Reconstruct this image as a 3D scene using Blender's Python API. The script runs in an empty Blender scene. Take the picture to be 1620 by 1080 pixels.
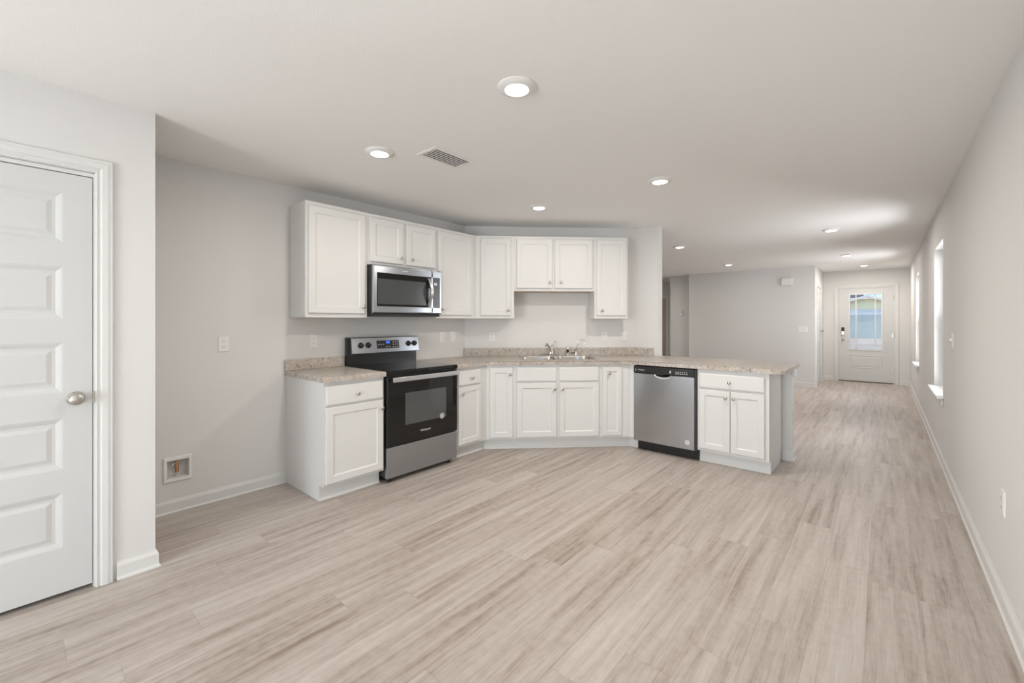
import bpy, bmesh, math, random
from mathutils import Vector, Matrix
PI = math.pi
random.seed(7)
S = bpy.context.scene
COL = S.collection

# ------------------------------------------------------------------ camera
cam_d = bpy.data.cameras.new('camera')
cam = bpy.data.objects.new('camera', cam_d); COL.objects.link(cam)
cam_d.sensor_width = 36.0
cam_d.lens = 15.103
cam_d.shift_y = -0.01945
cam_d.clip_start = 0.02; cam_d.clip_end = 300
cam.location = (0, 0, 1.3186)
cam.rotation_euler = (PI/2, 0, 0.712)
S.camera = cam

# ------------------------------------------------------------------ world, exposure
S.view_settings.view_transform = 'Standard'
S.view_settings.look = 'None'
S.view_settings.gamma = 1.0
S.view_settings.use_curve_mapping = False
S.view_settings.exposure = 0.13
W = bpy.data.worlds.new('sky_world'); S.world = W
W.use_nodes = True
nt = W.node_tree; nt.nodes.clear()
sky = nt.nodes.new('ShaderNodeTexSky'); sky.sky_type = 'NISHITA'
sky.sun_disc = False; sky.sun_elevation = math.radians(42); sky.sun_rotation = math.radians(200)
bg = nt.nodes.new('ShaderNodeBackground'); bg.inputs['Strength'].default_value = 0.17
out = nt.nodes.new('ShaderNodeOutputWorld')
tint = nt.nodes.new('ShaderNodeMix'); tint.data_type = 'RGBA'; tint.blend_type = 'MULTIPLY'; tint.inputs[0].default_value = 1
tint.inputs[7].default_value = (.66, .84, 1.10, 1)
nt.links.new(sky.outputs[0], tint.inputs[6]); nt.links.new(tint.outputs[2], bg.inputs[0]); nt.links.new(bg.outputs[0], out.inputs[0])

sun_d = bpy.data.lights.new('sun', 'SUN'); sun_d.energy = 2.0; sun_d.angle = .01; sun_d.color = (1, .93, .84)
sun = bpy.data.objects.new('sun', sun_d); COL.objects.link(sun); sun.rotation_euler = (math.radians(12), math.radians(-38), 0)
def area_light(name, loc, rot, sx, sy, power, color=(1, 1, 1), spread=180):
    l = bpy.data.lights.new(name, 'AREA'); l.shape = 'RECTANGLE'; l.size = sx; l.size_y = sy
    l.energy = power; l.color = color; l.spread = math.radians(spread)
    o = bpy.data.objects.new(name, l); COL.objects.link(o)
    o.location = loc; o.rotation_euler = rot
    return o
# daylight entering through the patio door behind the camera and through the side windows
area_light('daylight_patio', (-.80, -4.42, 1.06), (PI/2+.30, 0, -.25), 1.9, 1.95, 155, (0.93, 0.975, 1.0))
area_light('daylight_side_window', (0.72, 6.05, 1.36), (PI/2, 0, PI/2), 0.9, 1.45, 34, (0.97, 0.98, 1.0))
area_light('daylight_side_window', (0.72, 9.48, 1.36), (PI/2, 0, PI/2), 0.85, 1.42, 34, (0.97, 0.98, 1.0))
area_light('fill_light_left', (-3.30, -2.35, 1.45), (PI/2+.15, 0, -PI/2+.55), 1.5, 1.15, 95, (0.93, 0.975, 1.0))  # added fill for the right wall and near floor, through an added window
area_light('hall_fill_light', (-4.75, 9.3, 2.40), (0, 0, 0), .15, .15, 14, (1, .93, .85))  # added fill light without a fixture, out of view, brightens the hall
LAMP_WATTS = (10.0, 6.5, 2.5, 19.0, 3.0, 3.0, 9.0, 8.0, 17.0)
LENS_E = 9.0
CEIL = 2.44

# ------------------------------------------------------------------ material helpers
def new_mat(name):
    m = bpy.data.materials.new(name); m.use_nodes = True
    return m, m.node_tree, m.node_tree.nodes['Principled BSDF']
def plain(name, col, rough=0.5, metal=0.0, spec=0.5, bump=0.0, bscale=60, var=0.0, coat=0.0):
    m, t, b = new_mat(name)
    N, L = t.nodes, t.links
    b.inputs['Base Color'].default_value = (*col, 1)
    b.inputs['Roughness'].default_value = rough
    b.inputs['Metallic'].default_value = metal
    b.inputs['Specular IOR Level'].default_value = spec
    b.inputs['Coat Weight'].default_value = coat
    tc = N.new('ShaderNodeTexCoord')
    nz = N.new('ShaderNodeTexNoise'); nz.inputs['Scale'].default_value = bscale; nz.inputs['Detail'].default_value = 3
    L.new(tc.outputs['Object'], nz.inputs['Vector'])
    if var > 0:
        r = N.new('ShaderNodeValToRGB')
        r.color_ramp.elements[0].position = .3; r.color_ramp.elements[1].position = .7
        r.color_ramp.elements[0].color = (*[c*(1-var) for c in col], 1)
        r.color_ramp.elements[1].color = (*[min(1, c*(1+var)) for c in col], 1)
        L.new(nz.outputs['Fac'], r.inputs[0]); L.new(r.outputs[0], b.inputs['Base Color'])
    if bump > 0:
        bp = N.new('ShaderNodeBump'); bp.inputs['Strength'].default_value = bump; bp.inputs['Distance'].default_value = 0.002
        L.new(nz.outputs['Fac'], bp.inputs['Height']); L.new(bp.outputs[0], b.inputs['Normal'])
    return m
def emit(name, col, st):
    m, t, b = new_mat(name)
    b.inputs['Base Color'].default_value = (*col, 1)
    b.inputs['Emission Color'].default_value = (*col, 1)
    b.inputs['Emission Strength'].default_value = st
    return m
def glass_mat(name, tint=(1, 1, 1), refl=0.08):
    m, t, b = new_mat(name)
    N, L = t.nodes, t.links
    N.remove(b)
    tr = N.new('ShaderNodeBsdfTransparent'); tr.inputs[0].default_value = (*tint, 1)
    gl = N.new('ShaderNodeBsdfGlossy'); gl.inputs['Roughness'].default_value = 0.02
    fr = N.new('ShaderNodeFresnel'); fr.inputs['IOR'].default_value = 1.12
    mx = N.new('ShaderNodeMixShader')
    L.new(fr.outputs[0], mx.inputs[0]); L.new(tr.outputs[0], mx.inputs[1]); L.new(gl.outputs[0], mx.inputs[2])
    L.new(mx.outputs[0], N['Material Output'].inputs[0])
    return m

def floor_mat():
    m, t, b = new_mat('vinyl_plank_floor'); N, L = t.nodes, t.links
    tc = N.new('ShaderNodeTexCoord')
    mp = N.new('ShaderNodeMapping'); mp.inputs['Rotation'].default_value = (0, 0, PI/2)
    mp.inputs['Location'].default_value = (0.31, 0.055, 0)
    L.new(tc.outputs['Object'], mp.inputs['Vector'])
    def mth(op, a, b=None, c=None):
        n = N.new('ShaderNodeMath'); n.operation = op
        for i, q in enumerate((a, b, c)):
            if q is None: continue
            if isinstance(q, (int, float)): n.inputs[i].default_value = q
            else: L.new(q, n.inputs[i])
        return n.outputs[0]
    sep = N.new('ShaderNodeSeparateXYZ'); L.new(mp.outputs[0], sep.inputs[0])
    u, v = sep.outputs[0], sep.outputs[1]
    PW_, PL_ = .180, 1.22
    vr = mth('DIVIDE', v, PW_); row = mth('FLOOR', vr); fv = mth('FRACT', vr)
    wn = N.new('ShaderNodeTexWhiteNoise'); wn.noise_dimensions = '1D'; L.new(row, wn.inputs['W'])
    ur = mth('ADD', mth('DIVIDE', u, PL_), mth('MULTIPLY', wn.outputs['Value'], 7.0))
    colm = mth('FLOOR', ur); fu = mth('FRACT', ur)
    idv = mth('ADD', mth('MULTIPLY', row, 17.31), mth('MULTIPLY', colm, 5.77))
    wn2 = N.new('ShaderNodeTexWhiteNoise'); wn2.noise_dimensions = '1D'; L.new(idv, wn2.inputs['W'])
    plank = wn2.outputs['Value']
    ev = mth('MULTIPLY', mth('MINIMUM', fv, mth('SUBTRACT', 1.0, fv)), PW_)
    eu = mth('MULTIPLY', mth('MINIMUM', fu, mth('SUBTRACT', 1.0, fu)), PL_)
    seam = mth('LESS_THAN', mth('MINIMUM', ev, eu), .0011)
    cmb = N.new('ShaderNodeCombineXYZ')
    L.new(u, cmb.inputs[0]); L.new(mth('MULTIPLY', v, 17.0), cmb.inputs[1]); L.new(mth('MULTIPLY', plank, 37.0), cmb.inputs[2])
    n1 = N.new('ShaderNodeTexNoise'); n1.inputs['Scale'].default_value = 1.25; n1.inputs['Detail'].default_value = 5; n1.inputs['Roughness'].default_value = .6; n1.inputs['Distortion'].default_value = .25
    L.new(cmb.outputs[0], n1.inputs['Vector'])
    n2 = N.new('ShaderNodeTexNoise'); n2.inputs['Scale'].default_value = 9.0; n2.inputs['Detail'].default_value = 4; n2.inputs['Roughness'].default_value = .7
    L.new(cmb.outputs[0], n2.inputs['Vector'])
    # mottling that is not stretched so much
    n3 = N.new('ShaderNodeTexNoise'); n3.inputs['Scale'].default_value = 22.0; n3.inputs['Detail'].default_value = 3
    L.new(mp.outputs[0], n3.inputs['Vector'])
    ramp = N.new('ShaderNodeValToRGB'); e = ramp.color_ramp.elements
    e[0].position = .33; e[0].color = FLOOR_C[0]
    e[1].position = .66; e[1].color = FLOOR_C[3]
    a = e.new(.43); a.color = FLOOR_C[1]
    a = e.new(.53); a.color = FLOOR_C[2]
    s1 = N.new('ShaderNodeMix'); s1.data_type = 'FLOAT'; s1.inputs[0].default_value = .30
    L.new(n1.outputs['Fac'], s1.inputs[2]); L.new(n2.outputs['Fac'], s1.inputs[3])
    s3 = N.new('ShaderNodeMix'); s3.data_type = 'FLOAT'; s3.inputs[0].default_value = .14
    L.new(s1.outputs[0], s3.inputs[2]); L.new(n3.outputs['Fac'], s3.inputs[3])
    s2 = N.new('ShaderNodeMix'); s2.data_type = 'FLOAT'; s2.inputs[0].default_value = .085
    L.new(s3.outputs[0], s2.inputs[2]); L.new(plank, s2.inputs[3])
    L.new(s2.outputs[0], ramp.inputs[0])
    mm = N.new('ShaderNodeMix'); mm.data_type = 'RGBA'; mm.blend_type = 'MULTIPLY'
    L.new(seam, mm.inputs[0]); L.new(ramp.outputs[0], mm.inputs[6]); mm.inputs[7].default_value = (.80, .78, .76, 1)
    L.new(mm.outputs[2], b.inputs['Base Color'])
    rr = N.new('ShaderNodeMapRange'); rr.inputs[3].default_value = .36; rr.inputs[4].default_value = .52
    L.new(n2.outputs['Fac'], rr.inputs[0]); L.new(rr.outputs[0], b.inputs['Roughness'])
    b.inputs['Specular IOR Level'].default_value = .42
    bp = N.new('ShaderNodeBump'); bp.inputs['Strength'].default_value = .12; bp.inputs['Distance'].default_value = .0015
    L.new(n2.outputs['Fac'], bp.inputs['Height']); L.new(bp.outputs[0], b.inputs['Normal'])
    return m
FLOOR_C = [(.25, .20, .165, 1), (.385, .328, .286, 1), (.475, .42, .378, 1), (.56, .513, .476, 1)]

def counter_mat():
    m, t, b = new_mat('speckled_laminate'); N, L = t.nodes, t.links
    tc = N.new('ShaderNodeTexCoord')
    n1 = N.new('ShaderNodeTexNoise'); n1.inputs['Scale'].default_value = 26; n1.inputs['Detail'].default_value = 6; n1.inputs['Roughness'].default_value = .72; n1.inputs['Distortion'].default_value = .7
    n2 = N.new('ShaderNodeTexNoise'); n2.inputs['Scale'].default_value = 75; n2.inputs['Detail'].default_value = 3; n2.inputs['Roughness'].default_value = .6
    n3 = N.new('ShaderNodeTexNoise'); n3.inputs['Scale'].default_value = 9; n3.inputs['Detail'].default_value = 3
    for n in (n1, n2, n3): L.new(tc.outputs['Object'], n.inputs['Vector'])
    r = N.new('ShaderNodeValToRGB'); e = r.color_ramp.elements
    e[0].position = .33; e[0].color = (.13, .11, .10, 1)
    e[1].position = .66; e[1].color = (.70, .67, .63, 1)
    for p, c in ((.41, (.30, .26, .235, 1)), (.47, (.47, .425, .385, 1)), (.53, (.50, .455, .41, 1)), (.58, (.60, .57, .53, 1))):
        a = e.new(p); a.color = c
    mx = N.new('ShaderNodeMix'); mx.data_type = 'FLOAT'; mx.inputs[0].default_value = .42
    L.new(n1.outputs['Fac'], mx.inputs[2]); L.new(n2.outputs['Fac'], mx.inputs[3]); L.new(mx.outputs[0], r.inputs[0])
    r3 = N.new('ShaderNodeValToRGB'); r3.color_ramp.elements[0].position = .4; r3.color_ramp.elements[1].position = .62
    r3.color_ramp.elements[0].color = (1.0, .965, .92, 1); r3.color_ramp.elements[1].color = (.93, .94, .96, 1)
    L.new(n3.outputs['Fac'], r3.inputs[0])
    mm = N.new('ShaderNodeMix'); mm.data_type = 'RGBA'; mm.blend_type = 'MULTIPLY'; mm.inputs[0].default_value = 1
    L.new(r.outputs[0], mm.inputs[6]); L.new(r3.outputs[0], mm.inputs[7]); L.new(mm.outputs[2], b.inputs['Base Color'])
    b.inputs['Roughness'].default_value = .34
    return m

def steel_mat(name, col, rough, aniso=.75):
    m, t, b = new_mat(name); N, L = t.nodes, t.links
    b.inputs['Metallic'].default_value = 1.0
    tc = N.new('ShaderNodeTexCoord'); mp = N.new('ShaderNodeMapping')
    mp.inputs['Scale'].default_value = (3, 3, 900)
    nz = N.new('ShaderNodeTexNoise'); nz.inputs['Scale'].default_value = 1.0; nz.inputs['Detail'].default_value = 2
    L.new(tc.outputs['Object'], mp.inputs['Vector']); L.new(mp.outputs[0], nz.inputs['Vector'])
    r = N.new('ShaderNodeValToRGB'); r.color_ramp.elements[0].color = (*[c*.93 for c in col], 1); r.color_ramp.elements[1].color = (*[c*1.07 for c in col], 1)
    L.new(nz.outputs['Fac'], r.inputs[0]); L.new(r.outputs[0], b.inputs['Base Color'])
    b.inputs['Roughness'].default_value = rough
    b.inputs['Anisotropic'].default_value = aniso
    b.inputs['Anisotropic Rotation'].default_value = .25
    tg = N.new('ShaderNodeTangent'); tg.direction_type = 'RADIAL'; tg.axis = 'Z'
    L.new(tg.outputs[0], b.inputs['Tangent'])
    return m

M = {}
M['wall'] = plain('greige_wall_paint', (.715, .708, .698), .75, spec=.25, bump=.15, bscale=180)
M['ceiling'] = plain('ceiling_paint', (.88, .872, .857), .85, spec=.15, bump=.25, bscale=120)
M['trim'] = plain('white_trim_paint', (.71, .71, .70), .38, spec=.4)
M['cab'] = plain('white_cabinet_paint', (.71, .71, .70), .36, spec=.4, bump=.03, bscale=40)
M['cabin'] = plain('cabinet_underside', (.62, .52, .42), .6, var=.08, bscale=8)
M['door'] = plain('white_door_paint', (.635, .64, .635), .4, spec=.4)
M['floor'] = floor_mat()
M['counter'] = counter_mat()
M['steel'] = steel_mat('brushed_steel', (.42, .445, .48), .22, .65)
M['steel_v'] = steel_mat('brushed_steel_dishwasher', (.50, .52, .555), .17, .6)
M['steel_bright'] = plain('bright_steel', (.60, .60, .61), .34, 1.0)
M['sink'] = plain('sink_steel', (.60, .57, .53), .26, 1.0, bump=.03, bscale=90)
M['chrome'] = plain('chrome', (.72, .72, .72), .08, 1.0)
M['nickel'] = plain('satin_nickel', (.52, .50, .46), .28, 1.0)
M['black'] = plain('black_enamel', (.016, .016, .017), .22, spec=.5)
M['blackmat'] = plain('matte_black_plastic', (.022, .022, .023), .5)
M['blackglass'] = plain('black_glass', (.010, .0095, .009), .04, spec=.42)
M['ovenwin'] = plain('oven_window_glass', (.085, .088, .09), .05, spec=.5)
M['mwwin'] = plain('microwave_window_mesh', (.062, .068, .068), .16, spec=.5)
M['panelgrey'] = plain('grey_control_panel', (.085, .09, .10), .25)
M['print'] = plain('pale_print', (.62, .63, .64), .5)
M['plate'] = plain('white_plastic', (.80, .79, .77), .35)
M['slot'] = plain('dark_slot', (.06, .055, .05), .6)
M['brass'] = plain('brass', (.62, .40, .22), .3, 1.0)
M['copper'] = plain('copper_pipe', (.62, .30, .17), .35, 1.0)
M['sticker'] = plain('silver_sticker', (.60, .61, .62), .4, 0.3)
M['sticker_blue'] = plain('pale_blue_sticker', (.66, .76, .88), .5)
M['blue_display'] = emit('blue_display', (.02, .12, .75), 1.2)
M['lens'] = emit('lamp_lens', (1.0, .96, .90), LENS_E)
M['glass'] = glass_mat('window_glass')
M['dark'] = plain('dark_duct', (.035, .030, .027), .8)
M['tan'] = plain('dimmed_hall_door', (.52, .43, .35), .5, var=.04, bscale=4)  # tan puts the dim hall light into the door colour
M['vinyl'] = plain('white_window_vinyl', (.84, .85, .84), .35)
M['house'] = plain('cream_siding', (.93, .87, .58), .7, var=.03)
M['housetrim'] = plain('house_trim', (.78, .80, .80), .6)
M['houseblue'] = plain('pale_blue_board', (.66, .70, .70), .6)
M['garage'] = plain('blue_grey_garage', (.46, .53, .49), .55)
M['shingle'] = plain('grey_shingles', (.17, .17, .18), .9, var=.2, bscale=8)
M['concrete'] = plain('concrete_drive', (.72, .62, .48), .85, var=.05, bscale=3)
M['threshold'] = plain('bronze_threshold', (.10, .075, .055), .5, .5)

# ------------------------------------------------------------------ mesh helpers
def add_box(bm, x0, x1, y0, y1, z0, z1, bev=0.0, seg=2):
    if x0 > x1: x0, x1 = x1, x0
    if y0 > y1: y0, y1 = y1, y0
    if z0 > z1: z0, z1 = z1, z0
    vs = [bm.verts.new((x, y, z)) for x in (x0, x1) for y in (y0, y1) for z in (z0, z1)]
    idx = [(0, 1, 3, 2), (4, 6, 7, 5), (0, 4, 5, 1), (2, 3, 7, 6), (0, 2, 6, 4), (1, 5, 7, 3)]
    fs = [bm.faces.new([vs[i] for i in f]) for f in idx]
    if bev > 0:
        es = list({e for f in fs for e in f.edges})
        bev = min(bev, (x1-x0)*.45, (y1-y0)*.45, (z1-z0)*.45)
        bmesh.ops.bevel(bm, geom=es, offset=bev, segments=seg, profile=.5, affect='EDGES')
def add_rings(bm, rings, cap0=True, cap1=True, close=True):
    R = [[bm.verts.new(p) for p in r] for r in rings]
    n = len(R[0])
    for a, b in zip(R[:-1], R[1:]):
        for i in range(n if close else n-1):
            j = (i+1) % n
            bm.faces.new((a[i], a[j], b[j], b[i]))
    if cap0: bm.faces.new(list(reversed(R[0])))
    if cap1: bm.faces.new(R[-1])
    return R
def add_tube(bm, pts, rads, n=12, caps=True):
    pts = [Vector(p) for p in pts]
    if not isinstance(rads, (list, tuple)): rads = [rads]*len(pts)
    rings = []; prev = None
    for i, p in enumerate(pts):
        d = (pts[min(i+1, len(pts)-1)] - pts[max(i-1, 0)]).normalized()
        if prev is None:
            up = Vector((0, 0, 1)) if abs(d.z) < .9 else Vector((1, 0, 0))
            a = d.cross(up).normalized()
        else:
            a = (prev - d*prev.dot(d)).normalized()
        prev = a; b = d.cross(a)
        rings.append([p + (a*math.cos(2*PI*k/n) + b*math.sin(2*PI*k/n))*rads[i] for k in range(n)])
    add_rings(bm, rings, caps, caps)
def add_lathe(bm, prof, c=(0, 0, 0), axis='z', n=24, sx=1.0, sz=1.0):
    # prof: (radius, height along axis)
    rings = []
    for r, h in prof:
        r = max(r, 1e-4); ring = []
        for k in range(n):
            a = 2*PI*k/n; u, v = math.cos(a)*r*sx, math.sin(a)*r*sz
            if axis == 'z': q = (c[0]+u, c[1]+v, c[2]+h)
            elif axis == 'y': q = (c[0]+u, c[1]+h, c[2]+v)
            else: q = (c[0]+h, c[1]+u, c[2]+v)
            ring.append(q)
        rings.append(ring)
    add_rings(bm, rings)
def add_prism(bm, poly, z0, z1, bev=0.0):
    lo = [bm.verts.new((x, y, z0)) for x, y in poly]; hi = [bm.verts.new((x, y, z1)) for x, y in poly]
    n = len(poly); fs = []
    for i in range(n):
        j = (i+1) % n; fs.append(bm.faces.new((lo[i], lo[j], hi[j], hi[i])))
    fs.append(bm.faces.new(list(reversed(lo)))); top = bm.faces.new(hi); fs.append(top)
    if bev > 0:
        es = [e for e in top.edges]
        bmesh.ops.bevel(bm, geom=es, offset=bev, segments=3, profile=.5, affect='EDGES')
def rect_ring(x0, x1, z0, z1, y): return [(x0, y, z0), (x1, y, z0), (x1, y, z1), (x0, y, z1)]
def rrect(x0, x1, y0, y1, z, r, k=5):
    pts = []
    for cx, cy, a0 in ((x1-r, y1-r, 0), (x0+r, y1-r, PI/2), (x0+r, y0+r, PI), (x1-r, y0+r, 1.5*PI)):
        for i in range(k):
            a = a0 + i*(PI/2)/(k-1); pts.append((cx+r*math.cos(a), cy+r*math.sin(a), z))
    return pts
def sweep(bm, path, prof, mp):
    # path: 2D points, prof: (offset to the left of travel, height), mp: (a, b, h) -> xyz
    n = len(path); P = [Vector(p) for p in path]; rings = []
    for i in range(n):
        d0 = (P[i]-P[i-1]).normalized() if i > 0 else None
        d1 = (P[i+1]-P[i]).normalized() if i < n-1 else None
        if d0 is None: d0 = d1
        if d1 is None: d1 = d0
        n0 = Vector((-d0.y, d0.x)); n1 = Vector((-d1.y, d1.x)); m = (n0+n1)
        m = m / max(.2, (1 + n0.dot(n1)))
        rings.append([mp(P[i].x+m.x*o, P[i].y+m.y*o, h) for o, h in prof])
    add_rings(bm, rings)
def obj(name, bm, mat, parent=None, loc=None, rotz=None, smooth=False):
    bmesh.ops.recalc_face_normals(bm, faces=bm.faces)
    me = bpy.data.meshes.new(name); bm.to_mesh(me); bm.free()
    if smooth:
        for p in me.polygons: p.use_smooth = True
        try: me.set_sharp_from_angle(angle=math.radians(38))
        except Exception: pass
    o = bpy.data.objects.new(name, me); COL.objects.link(o)
    me.materials.append(mat)
    if parent: o.parent = parent
    if loc is not None: o.location = loc
    if rotz is not None: o.rotation_euler = (0, 0, rotz)
    return o
def box(name, x0, x1, y0, y1, z0, z1, mat, parent=None, bev=.0, **k):
    bm = bmesh.new(); add_box(bm, x0, x1, y0, y1, z0, z1, bev); return obj(name, bm, mat, parent, **k)
def tag(o, label=None, cat=None, group=None, kind=None):
    if label: o['label'] = label
    if cat: o['category'] = cat
    if group: o['group'] = group
    if kind: o['kind'] = kind
    return o
def empty(name, loc, rotz=0, label=None, cat=None, group=None, kind=None):
    o = bpy.data.objects.new(name, None); COL.objects.link(o)
    o.empty_display_size = .1
    o.location = loc; o.rotation_euler = (0, 0, rotz)
    return tag(o, label, cat, group, kind)
def struct(o, label, cat): return tag(o, label, cat, None, 'structure')
def copy_tree(o, parent=None):
    c = o.copy(); COL.objects.link(c)
    if parent: c.parent = parent
    for ch in [q for q in o.children]: copy_tree(ch, c)
    return c
def text_obj(name, s, size, mat, parent, loc, rot, depth=.0006):
    cu = bpy.data.curves.new(name, 'FONT'); cu.body = s; cu.size = size; cu.extrude = depth
    cu.align_x = 'CENTER'; cu.align_y = 'CENTER'
    t = bpy.data.objects.new(name, cu); COL.objects.link(t)
    bpy.context.view_layer.update()
    me = bpy.data.meshes.new_from_object(t.evaluated_get(bpy.context.evaluated_depsgraph_get()))
    bpy.data.objects.remove(t); bpy.data.curves.remove(cu)
    me.materials.clear(); me.materials.append(mat)
    o = bpy.data.objects.new(name, me); COL.objects.link(o)
    o.parent = parent; o.location = loc; o.rotation_euler = rot
    return o

# ------------------------------------------------------------------ room geometry numbers
XR = 0.421            # right wall
XS = -3.716           # range wall
XD = -2.969           # pantry-door wall
YD = 0.497            # its outer corner
YB = -4.20            # back wall (patio door)
YF = 12.066           # front-door wall
YL = 10.52            # living-room far wall
XC = -1.03            # closet wall
XLW = -5.7            # living-room left wall
r2 = 1/math.sqrt(2)
CRN = (XS, 3.457)     # corner range wall / diagonal wall
BND = (-2.249, 4.924) # bend to the stub wall
XST = -1.99           # stub wall end
T = .12

# floor and ceiling
bm = bmesh.new(); add_box(bm, XLW-T, XR+.16, YB-.16, YF+.16, -.10, 0.0)
struct(obj('floor', bm, M['floor']), 'pale greige wood-look plank floor running towards the front door', 'floor')
bm = bmesh.new(); add_box(bm, XLW-T, XR+.16, YB-.16, YF+.16, CEIL, CEIL+.12)
struct(obj('ceiling', bm, M['ceiling']), 'flat off-white ceiling with round recessed lights', 'ceiling')

def wall_box(name, x0, x1, y0, y1, label, holes=(), axis='x', z1=CEIL):
    """wall box; holes are (a0, a1, z0, z1) along y when the wall is thin in x (axis='x') else along x"""
    bm = bmesh.new()
    a0, a1 = (y0, y1) if axis == 'x' else (x0, x1)
    cuts = sorted({a0, a1, *[h[0] for h in holes], *[h[1] for h in holes]})
    zc = sorted({0.0, z1, *[h[2] for h in holes], *[h[3] for h in holes]})
    # one closed grid mesh: faces only where solid meets empty
    def solid(i, j):
        if i < 0 or j < 0 or i >= len(cuts)-1 or j >= len(zc)-1: return False
        a = (cuts[i]+cuts[i+1])/2; z = (zc[j]+zc[j+1])/2
        return not any(h[0] < a < h[1] and h[2] < z < h[3] for h in holes)
    t0, t1 = (x0, x1) if axis == 'x' else (y0, y1)
    V = {}
    def v(i, j, s):
        if (i, j, s) not in V:
            t = t1 if s else t0
            V[(i, j, s)] = bm.verts.new((t, cuts[i], zc[j]) if axis == 'x' else (cuts[i], t, zc[j]))
        return V[(i, j, s)]
    for i in range(len(cuts)-1):
        for j in range(len(zc)-1):
            if not solid(i, j): continue
            for s in (0, 1): bm.faces.new((v(i, j, s), v(i+1, j, s), v(i+1, j+1, s), v(i, j+1, s)))
            for di, dj, (p, q) in ((-1, 0, ((i, j), (i, j+1))), (1, 0, ((i+1, j), (i+1, j+1))), (0, -1, ((i, j), (i+1, j))), (0, 1, ((i, j+1), (i+1, j+1)))):
                if not solid(i+di, j+dj): bm.faces.new((v(*p, 0), v(*q, 0), v(*q, 1), v(*p, 1)))
    return struct(obj(name, bm, M['wall']), label, 'wall')

WIN = [(5.593, 6.50, .625, 2.085), (9.06, 9.88, .64, 2.085)]
wall_box('wall_right', XR, XR+.16, YB-.16, YF+.16, 'long greige wall on the right with two windows', WIN, 'x')
PAT = (-1.75, .15, .02, 2.06)
wall_box('wall_back', XD-T, XR, YB-.16, YB, 'greige wall behind the viewer with the patio door', [PAT], 'y')
D1 = (-.50, .275, 0.0, 2.055)
wall_box('wall_left', XD-T, XD, YB, YD, 'short greige wall with the five-panel pantry door', [D1, (-3.15, -1.55, .85, 2.05)], 'x')
wall_box('wall_alcove', XS-T, XD-T, YD-T, YD, 'return wall of the refrigerator alcove', (), 'y')
wall_box('wall_kitchen', XS-T, XS, YD, CRN[1]-.05, 'greige wall behind the range', [(.683, .807, .235, .359)], 'x')
bm = bmesh.new()
add_prism(bm, [CRN, BND, (XST, BND[1]), (XST, 5.046), (XLW, 5.046), (XLW, 4.926), (-2.42, 4.926), (XS-T, 3.51), (XS-T, 3.407), (XS, 3.407)], 0, CEIL)
struct(obj('wall_diagonal', bm, M['wall']), 'angled greige wall behind the sink with its short stub end', 'wall')
wall_box('wall_living', -3.50, XC, YL, YL+T, 'far greige living-room wall with chime box and switches', (), 'y')
D3 = (10.74, 11.56, 0, 2.055)
wall_box('wall_closet', XC-T, XC, YL+T, YF, 'entry side wall holding the coat closet door', [D3], 'x')
wall_box('wall_hall', -4.05, -3.50, 10.80, 10.92, 'hall wall holding the thermostat', (), 'y')
D4 = (-5.42, -4.63, 0, 2.0)
wall_box('wall_hall_far', XLW, -3.9, 12.066, 12.066+T, 'wall at the end of the hall with a door', [D4], 'y')
wall_box('wall_living_left', XLW-T, XLW, 4.926, YF+T, 'left wall of the living room', (), 'x')
wall_box('wall_hall_side', -4.02, -3.90, 10.92, 12.066, 'side wall of the hall', (), 'x')
D2 = (-.785, .215, 0, 2.075)
wall_box('wall_front', XC-T, XR, YF, YF+.15, 'greige entry wall around the glazed front door', [D2], 'y')

bm = bmesh.new()
add_prism(bm, [(XD-T-.001, -1.0), (XD-T-.001, -.90), (-3.95, -.90), (-3.95, .376), (-4.05, .376), (-4.05, -1.0)], 0, CEIL)
struct(obj('wall_pantry', bm, M['wall']), 'walls of the pantry closet behind the five-panel door', 'wall')

# knee wall of the peninsula
bm = bmesh.new(); add_box(bm, XST+.001, -.650, 4.80, 4.935, 0, .874)
kw = struct(obj('wall_peninsula', bm, M['cab']), 'low white knee wall behind the peninsula cabinets', 'wall')

# ------------------------------------------------------------------ baseboards
BP = [(0, 0), (.020, 0), (.020, .006), (.013, .016), (.013, .068), (.010, .078), (.006, .084), (.004, .092), (0, .092)]
def xyz(a, b, h): return (a, b, h)
def baseboard(name, path, label):
    bm = bmesh.new(); sweep(bm, path, BP, xyz)
    struct(obj(name, bm, M['trim']), label, 'baseboard')
# travel direction keeps the room on the left-hand side
baseboard('baseboard_right', [(XR, YB), (XR, YF)], 'white baseboard along the long right wall')
baseboard('baseboard_left', [(XD, YD-.46+.305), (XD, YD), (XD-.5, YD)][::-1], 'white baseboard right of the pantry door, wrapping the corner')
baseboard('baseboard_left_rear', [(XD, YB), (XD, -.565)][::-1], 'white baseboard left of the pantry door')
baseboard('baseboard_alcove', [(XS, 1.458), (XS, YD)], 'white baseboard in the refrigerator alcove')
baseboard('baseboard_living', [(-3.50, YL), (XC, YL), (XC, 10.68)][::-1], 'white baseboard below the far living-room wall')
baseboard('baseboard_closet', [(XC, YF), (XC, 11.62)], 'white baseboard beside the closet door')
baseboard('baseboard_front_left', [(-.845, YF), (XC, YF)], 'white baseboard left of the front door')
baseboard('baseboard_front_right', [(XR, YF), (.275, YF)], 'white baseboard right of the front door')
baseboard('baseboard_hall', [(-3.50, 10.80), (-4.05, 10.80)], 'white baseboard of the hall wall')
baseboard('baseboard_peninsula', [(XST, 4.935), (-.650, 4.935), (-.650, 4.80), (-.726, 4.80)], 'white baseboard wrapping the end of the knee wall')
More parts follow.
